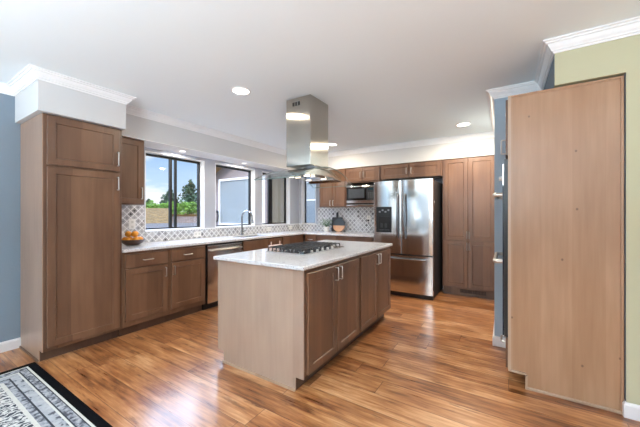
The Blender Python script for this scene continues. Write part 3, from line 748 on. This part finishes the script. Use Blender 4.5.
spots = [(.0735 * math.cos(PI / 3 * k), .0735 * math.sin(PI / 3 * k), .0635, 0) for k in range(6)]
names6 = ['orange at the front rim of the wooden bowl, nearest the counter edge', 'orange in the bowl on the side of the first window', 'orange in the bowl tucked behind, toward the window sill',
          'orange in the bowl resting toward the tiled backsplash', 'orange in the bowl on the side of the tall cabinet', 'orange in the bowl at the rim between the tall cabinet and the counter edge']
spots = [(BX + x, BY + y, .9145 + z, l) for (x, y, z, _), l in zip(spots, names6)]
for tx, ty, l in ((-.021, .0372, 'orange on top of the pile, toward the window'), (-.021, -.0372, 'orange on top of the pile, toward the tall cabinet'), (.0435, 0, 'orange on top of the pile, toward the front edge of the counter')):
    tz = max(z + math.sqrt(max(0, .0735 ** 2 - (BX + tx - x) ** 2 - (BY + ty - y) ** 2)) for x, y, z, _ in spots[:6])
    spots.append((BX + tx, BY + ty, tz, l))
root = None
for x, y, z, l in spots:
    if root is None:
        root = bpy.data.objects.new('orange', fm); COL.objects.link(root); st.build('stem_button', plain('stem_green', srgb(92, 104, 48), .6), root)
        o = root
    else: o = dup(root, (0, 0, 0))
    o.location = (x, y, z); o.rotation_euler = (random.uniform(-.6, .6), random.uniform(-.6, .6), random.uniform(0, 6))
    tag(o, l, 'orange', 'oranges in the wooden bowl')

# potted plant
t = thing('potted_plant', 'leafy green plant in a white pot beside the cutting boards', 'plant', (-3.105, 5.16, .9145))
MB().lathe([(.040, 0), (.045, .004), (.056, .095), (.057, .10), (.050, .10), (.048, .085), (.01, .084)], n=24).build('pot', plain('white_ceramic', srgb(232, 230, 226), .3, var=.02), t, smooth=True)
m = MB(); rnd = random.Random(3)
for k in range(26):
    a = rnd.uniform(0, 2 * PI); q = rnd.uniform(.02, .11); h = rnd.uniform(.14, .27) - q * .5
    m.tube([(rnd.uniform(-.02, .02), rnd.uniform(-.02, .02), .085), (q * .4 * math.cos(a), q * .4 * math.sin(a), .085 + (h - .085) * .6), (q * math.cos(a), q * math.sin(a), h)], .002, 5)
m.build('stems', plain('stem', srgb(88, 110, 62), .6), t)
m = MB()
for k in range(170):
    a = rnd.uniform(0, 2 * PI); q = .125 * math.sqrt(rnd.uniform(.02, 1)); h = .19 + rnd.uniform(-.075, .085) * math.sqrt(max(.05, 1 - (q / .14) ** 2)); b = len(m.v)
    c = Vector((q * math.cos(a), min(.14, q * math.sin(a)), h)); d = Vector((math.cos(a + rnd.uniform(-.8, .8)), math.sin(a + rnd.uniform(-.8, .8)), rnd.uniform(-.5, .6))).normalized()
    s = d.cross(Vector((0, 0, 1))).normalized(); L = rnd.uniform(.022, .036); up = Vector((0, 0, .006))
    m.v += [tuple(c - d * L * .5), tuple(c + s * L * .33 - up), tuple(c + d * L * .6), tuple(c - s * L * .33 - up)]; m.face([b, b + 1, b + 2]); m.face([b, b + 2, b + 3])
m.build('foliage', plain('leaf_green', srgb(96, 134, 88), .5, var=.25, scale=30), t)

# cutting boards leaning on the tile
def rounded(x0, x1, z0, z1, r, n=5):
    pts = []
    for cx, cz, a0 in ((x1 - r, z0 + r, -PI / 2), (x1 - r, z1 - r, 0), (x0 + r, z1 - r, PI / 2), (x0 + r, z0 + r, PI)):
        pts += [(cx + r * math.cos(a0 + PI / 2 * k / n), cz + r * math.sin(a0 + PI / 2 * k / n)) for k in range(n + 1)]
    return pts
t = thing('cutting_board', 'black rectangular paddle cutting board leaning on the tile behind the round board', 'cutting board', (-2.935, 5.262, .9155))
t.rotation_euler = (math.radians(-7), 0, 0)
MB().prism(rounded(-.115, .125, 0, .295, .02), 'y', 0, .016).build('board', plain('black_board', srgb(44, 47, 52), .5), t, bevel=.002)
MB().prism(rounded(-.022, .022, .288, .40, .018), 'y', .001, .015).build('handle', plain('black_board_handle', srgb(44, 47, 52), .5), t, bevel=.002)
t = thing('cutting_board', 'round cutting board, slate above and wood below, leaning in front of the black one', 'cutting board', (-2.845, 5.19, .9155))
t.rotation_euler = (math.radians(-9), 0, 0)
C0 = .137; r = .135
up = [(r * math.cos(a), C0 + r * math.sin(a)) for a in [PI * -.02 + PI * 1.04 * k / 20 for k in range(21)]]
lo = [(r * math.cos(a), C0 + r * math.sin(a)) for a in [PI * 1.02 + PI * .96 * k / 20 for k in range(21)]]
MB().prism(up, 'y', 0, .015).build('slate_half', plain('slate', srgb(66, 76, 82), .6), t)
MB().prism(lo, 'y', 0, .015).build('wood_half', wood('acacia', srgb(176, 126, 88), srgb(196, 146, 106), srgb(210, 160, 120)), t)

# ------------------------------------------------------------------ area rug
def mk_rug():
    t = NT('rug_pile'); o = t.obj(); sp = t.node('ShaderNodeSeparateXYZ'); t.link(o, sp.inputs[0])
    HX, HY = 1.19, .80
    ax = t.math('SUBTRACT', HX, t.math('ABSOLUTE', sp.outputs['X'])); ay = t.math('SUBTRACT', HY, t.math('ABSOLUTE', sp.outputs['Y']))
    e = t.math('MINIMUM', ax, ay)
    warp = t.noise(t.comb(t.math('MULTIPLY', sp.outputs['X'], 1.0), t.math('MULTIPLY', sp.outputs['Y'], 1.0), 0), 5.0, 4)
    wv = t.node('ShaderNodeTexWave'); wv.wave_type = 'BANDS'; wv.inputs['Scale'].default_value = 9.0; wv.inputs['Distortion'].default_value = 14.0
    wv.inputs['Detail'].default_value = 4; wv.inputs['Detail Scale'].default_value = 2.2; t.link(o, wv.inputs['Vector'])
    field = t.ramp(wv.outputs['Fac'], (.18, srgb(70, 72, 80)), (.38, srgb(150, 153, 160)), (.55, srgb(212, 212, 210)), (.8, srgb(226, 226, 222)))
    fine = t.noise(o, 70, 2); fleck = t.noise(o, 34, 3)
    band = t.ramp(fleck, (.38, srgb(86, 88, 96)), (.5, srgb(150, 152, 160)), (.62, srgb(186, 187, 192)))
    wide = t.ramp(t.noise(o, 22, 2), (.36, srgb(96, 98, 106)), (.42, srgb(176, 178, 184)), (.7, srgb(194, 195, 200)))
    blk = srgb(18, 18, 20); wht = srgb(222, 221, 214); dk = srgb(66, 68, 74)
    c = field
    def upto(limit, col):
        nonlocal c
        c = t.mix(t.math('LESS_THAN', e, limit), c, col)
    upto(.252, wht); upto(.230, band); upto(.196, dk); upto(.186, wide); upto(.136, wht); upto(.124, dk); upto(.116, band); upto(.076, dk); upto(.070, wht); upto(.056, blk)
    c = t.mix(t.math('MULTIPLY', fine, .3), c, srgb(22, 22, 25))
    t.set(color=c, rough=.95, spec=.03); t.bump(fine, .5, .004); return t.m
M['rug'] = mk_rug()
o = MB().box(-1.19, 1.19, -.80, .80, 0, .009).build('area_rug', 'rug', bevel=.003)
o.location = (-2.235, .022, .0008)
tag(o, 'black-bordered grey and white patterned rug on the plank floor', 'rug')

# ------------------------------------------------------------------ outdoors
wall_ext = plain('siding_mauve_grey', srgb(140, 128, 126), .8, var=.03)
M['asphalt'] = plain('asphalt', srgb(84, 80, 78), .9, spec=.03, var=.08, scale=3)
M['dry'] = plain('dry_grass', srgb(104, 84, 54), .95, spec=.03, var=.18, scale=1.2)
M['lawn'] = plain('ground_soil', srgb(84, 78, 64), .95, spec=.03, var=.1, scale=2)
E1 = Vector((-.857, .515)); E2 = Vector((.515, .857))
def polar(d, s, z): p = E1 * d + E2 * s; return (p.x, p.y, z)
def strip(name, d0, z0, d1, z1, s0, s1, mat):
    m = MB(); m.v = [polar(d0, s0, z0), polar(d0, s1, z0), polar(d1, s1, z1), polar(d1, s0, z1)]; 
    m.v += [(x, y, -2.5) for x, y, z in m.v[:4]]
    for q in ((0, 1, 2, 3), (7, 6, 5, 4), (0, 4, 5, 1), (1, 5, 6, 2), (2, 6, 7, 3), (3, 7, 4, 0)): m.face(list(q))
    return struct(m.build(name, mat))
m = MB(); m.v = [(-4.3, -40, -.45), (-4.3, 60, -.45), (-120, 60, -.45), (-120, -40, -.45), (-4.3, -40, -2), (-4.3, 60, -2), (-120, 60, -2), (-120, -40, -2)]
for q in ((0, 1, 2, 3), (7, 6, 5, 4), (0, 4, 5, 1), (1, 5, 6, 2), (2, 6, 7, 3), (3, 7, 4, 0)): m.face(list(q))
struct(m.build('ground', 'lawn'))
strip('road', 30, -.43, 58, -.43, -40, 40, 'asphalt')
strip('bank', 60, -.44, 76, 2.5, -60, -.5, 'dry')
strip('verge', 60, -.44, 78, .6, -.5, 60, plain('gravel_verge', srgb(92, 76, 66), .9, spec=.03, var=.2, scale=.8))
strip('field', 78, 1.0, 150, 2.0, -90, 90, 'dry')
def leaves(seed, blobs, n, size, mat, name, parent):
    m = MB(); r = random.Random(seed)
    for _ in range(n):
        cx, cy, cz, rx, rz = r.choice(blobs)
        while True:
            q = Vector((r.uniform(-1, 1), r.uniform(-1, 1), r.uniform(-1, 1)))
            if .3 < q.length < 1: break
        c = Vector((cx + q.x * rx, cy + q.y * rx, cz + q.z * rz)); d = Vector((r.gauss(0, 1), r.gauss(0, 1), r.gauss(0, 1))).normalized()
        s = d.cross(Vector((r.gauss(0, 1), r.gauss(0, 1), r.gauss(0, 1)))).normalized(); L = size * r.uniform(.6, 1.3); b = len(m.v)
        m.v += [tuple(c - d * L), tuple(c + s * L * .6), tuple(c + d * L), tuple(c - s * L * .6)]; m.face([b, b + 1, b + 2, b + 3])
    return m.build(name, mat, parent)
M['pine'] = plain('pine_needles', srgb(64, 88, 66), .8, var=.3, scale=.5)
M['vine'] = plain('shrub_leaves', srgb(120, 158, 66), .7, var=.25, scale=.7)
M['bark'] = plain('bark', srgb(84, 68, 56), .9)
def tree(d, s, h, w, seed, label, name='conifer_tree', mat='pine', zb=.9):
    t = thing(name, label, 'tree', polar(d, s, zb), 0, 'conifers beyond the road')
    MB().tube([(0, 0, 0), (.1, 0, h * .5), (0, 0, h * .93)], [w * .09, w * .06, w * .02], 7).build('trunk', 'bark', t)
    r = random.Random(seed); bl = []
    for k in range(9):
        f = k / 8; rad = w * .5 * math.sin(PI * min(1, .22 + .72 * f)) * r.uniform(.75, 1.0)
        bl.append((r.uniform(-.2, .2) * w * (1 - f), r.uniform(-.2, .2) * w * (1 - f), h * (.2 + .76 * f), rad, h * .11))
    leaves(seed, bl, 1100, .45, M[mat], 'crown', t)
tree(92, 4.6, 9.4, 6.0, 1, 'tallest dark conifer beyond the road, seen through the first window')
tree(103, -.6, 7.6, 6.4, 2, 'rounded dark conifer of middle height beyond the road, next to the tallest one')
tree(97, 10.2, 8.0, 3.4, 3, 'dark conifer beyond the road half hidden by the side of the first window')
tree(99, -6.2, 4.2, 4.2, 4, 'lowest dark conifer at the end of the row above the dry bank')
bl = []; rb = random.Random(5)
for k in range(26):
    x, y, z = polar(82 + rb.uniform(-1, 3), -9.5 + k * .80, .9); bl.append((x, y, z + rb.uniform(.9, 1.4), 1.3, 1.2)); bl.append((x, y, z + rb.uniform(1.9, 3.0), .9, .9))
o = leaves(21, bl, 6500, .25, M['vine'], 'shrubbery', None)
tag(o, 'yellow-green leafy thicket along the roadside below the conifers', 'shrubs', kind='stuff')
# gabled wing of the house outside the windows
t = thing('gabled_house_wing', 'mauve-grey gabled house wing outside the second window', 'house', (-6.0, 6.5, -.45))
GW0, GW1 = -2.35, 5.2; ez, apex = 3.05, 5.0
mid = (GW0 + GW1) / 2
m = MB(); m.prism([(GW0, 0), (GW1, 0), (GW1, ez), (mid, apex), (GW0, ez)], 'y', 0, 5); m.build('wall', wall_ext, t)
m = MB(); k = (apex - ez) / (mid - GW0); e0 = GW0 - .35
m.prism([(e0, ez - .35 * k), (mid, apex), (GW1 + .35, ez - .35 * k), (GW1 + .35, ez - .35 * k + .16), (mid, apex + .16), (e0, ez - .35 * k + .16)], 'y', -.35, 5.3); m.build('roof', plain('roof_board', srgb(160, 122, 74), .8, var=.05), t)
def wing_window(x0, x1, z0, z1):
    f = .07; m = MB().cells([x0 - f, x0, x1, x1 + f], [z0 - f, z0, z1, z1 + f], -.04, -.001, lambda x, z: not (x0 < x < x1 and z0 < z < z1), 'xz'); o = m.build('window', 'trim', t)
    MB().box(x0, x1, -.015, -.002, z0, z1).build('pane', plain('reflecting_pane', srgb(134, 142, 145), .5, var=.02), o)
wing_window(-2.02, -.10, 1.42, 2.80)
wing_window(1.45, 2.9, 1.42, 2.55)
MB().box(1.46, 2.89, -.030, -.0155, 2.08, 2.11).build('rail', 'trim', t)
t = thing('garden_hose', 'dark loop of hose hanging on the mauve-grey wing outside the second window', 'hose', (-8.13, 6.41, 1.0))
MB().tube([(.075 * math.cos(a), 0, .18 + .17 * math.sin(a)) for a in [2 * PI * k / 24 for k in range(25)]], .022, 8).build('loop', 'black', t, smooth=True)
MB().box(-.025, .025, .0, .088, .32, .38).build('hook', 'black', t)
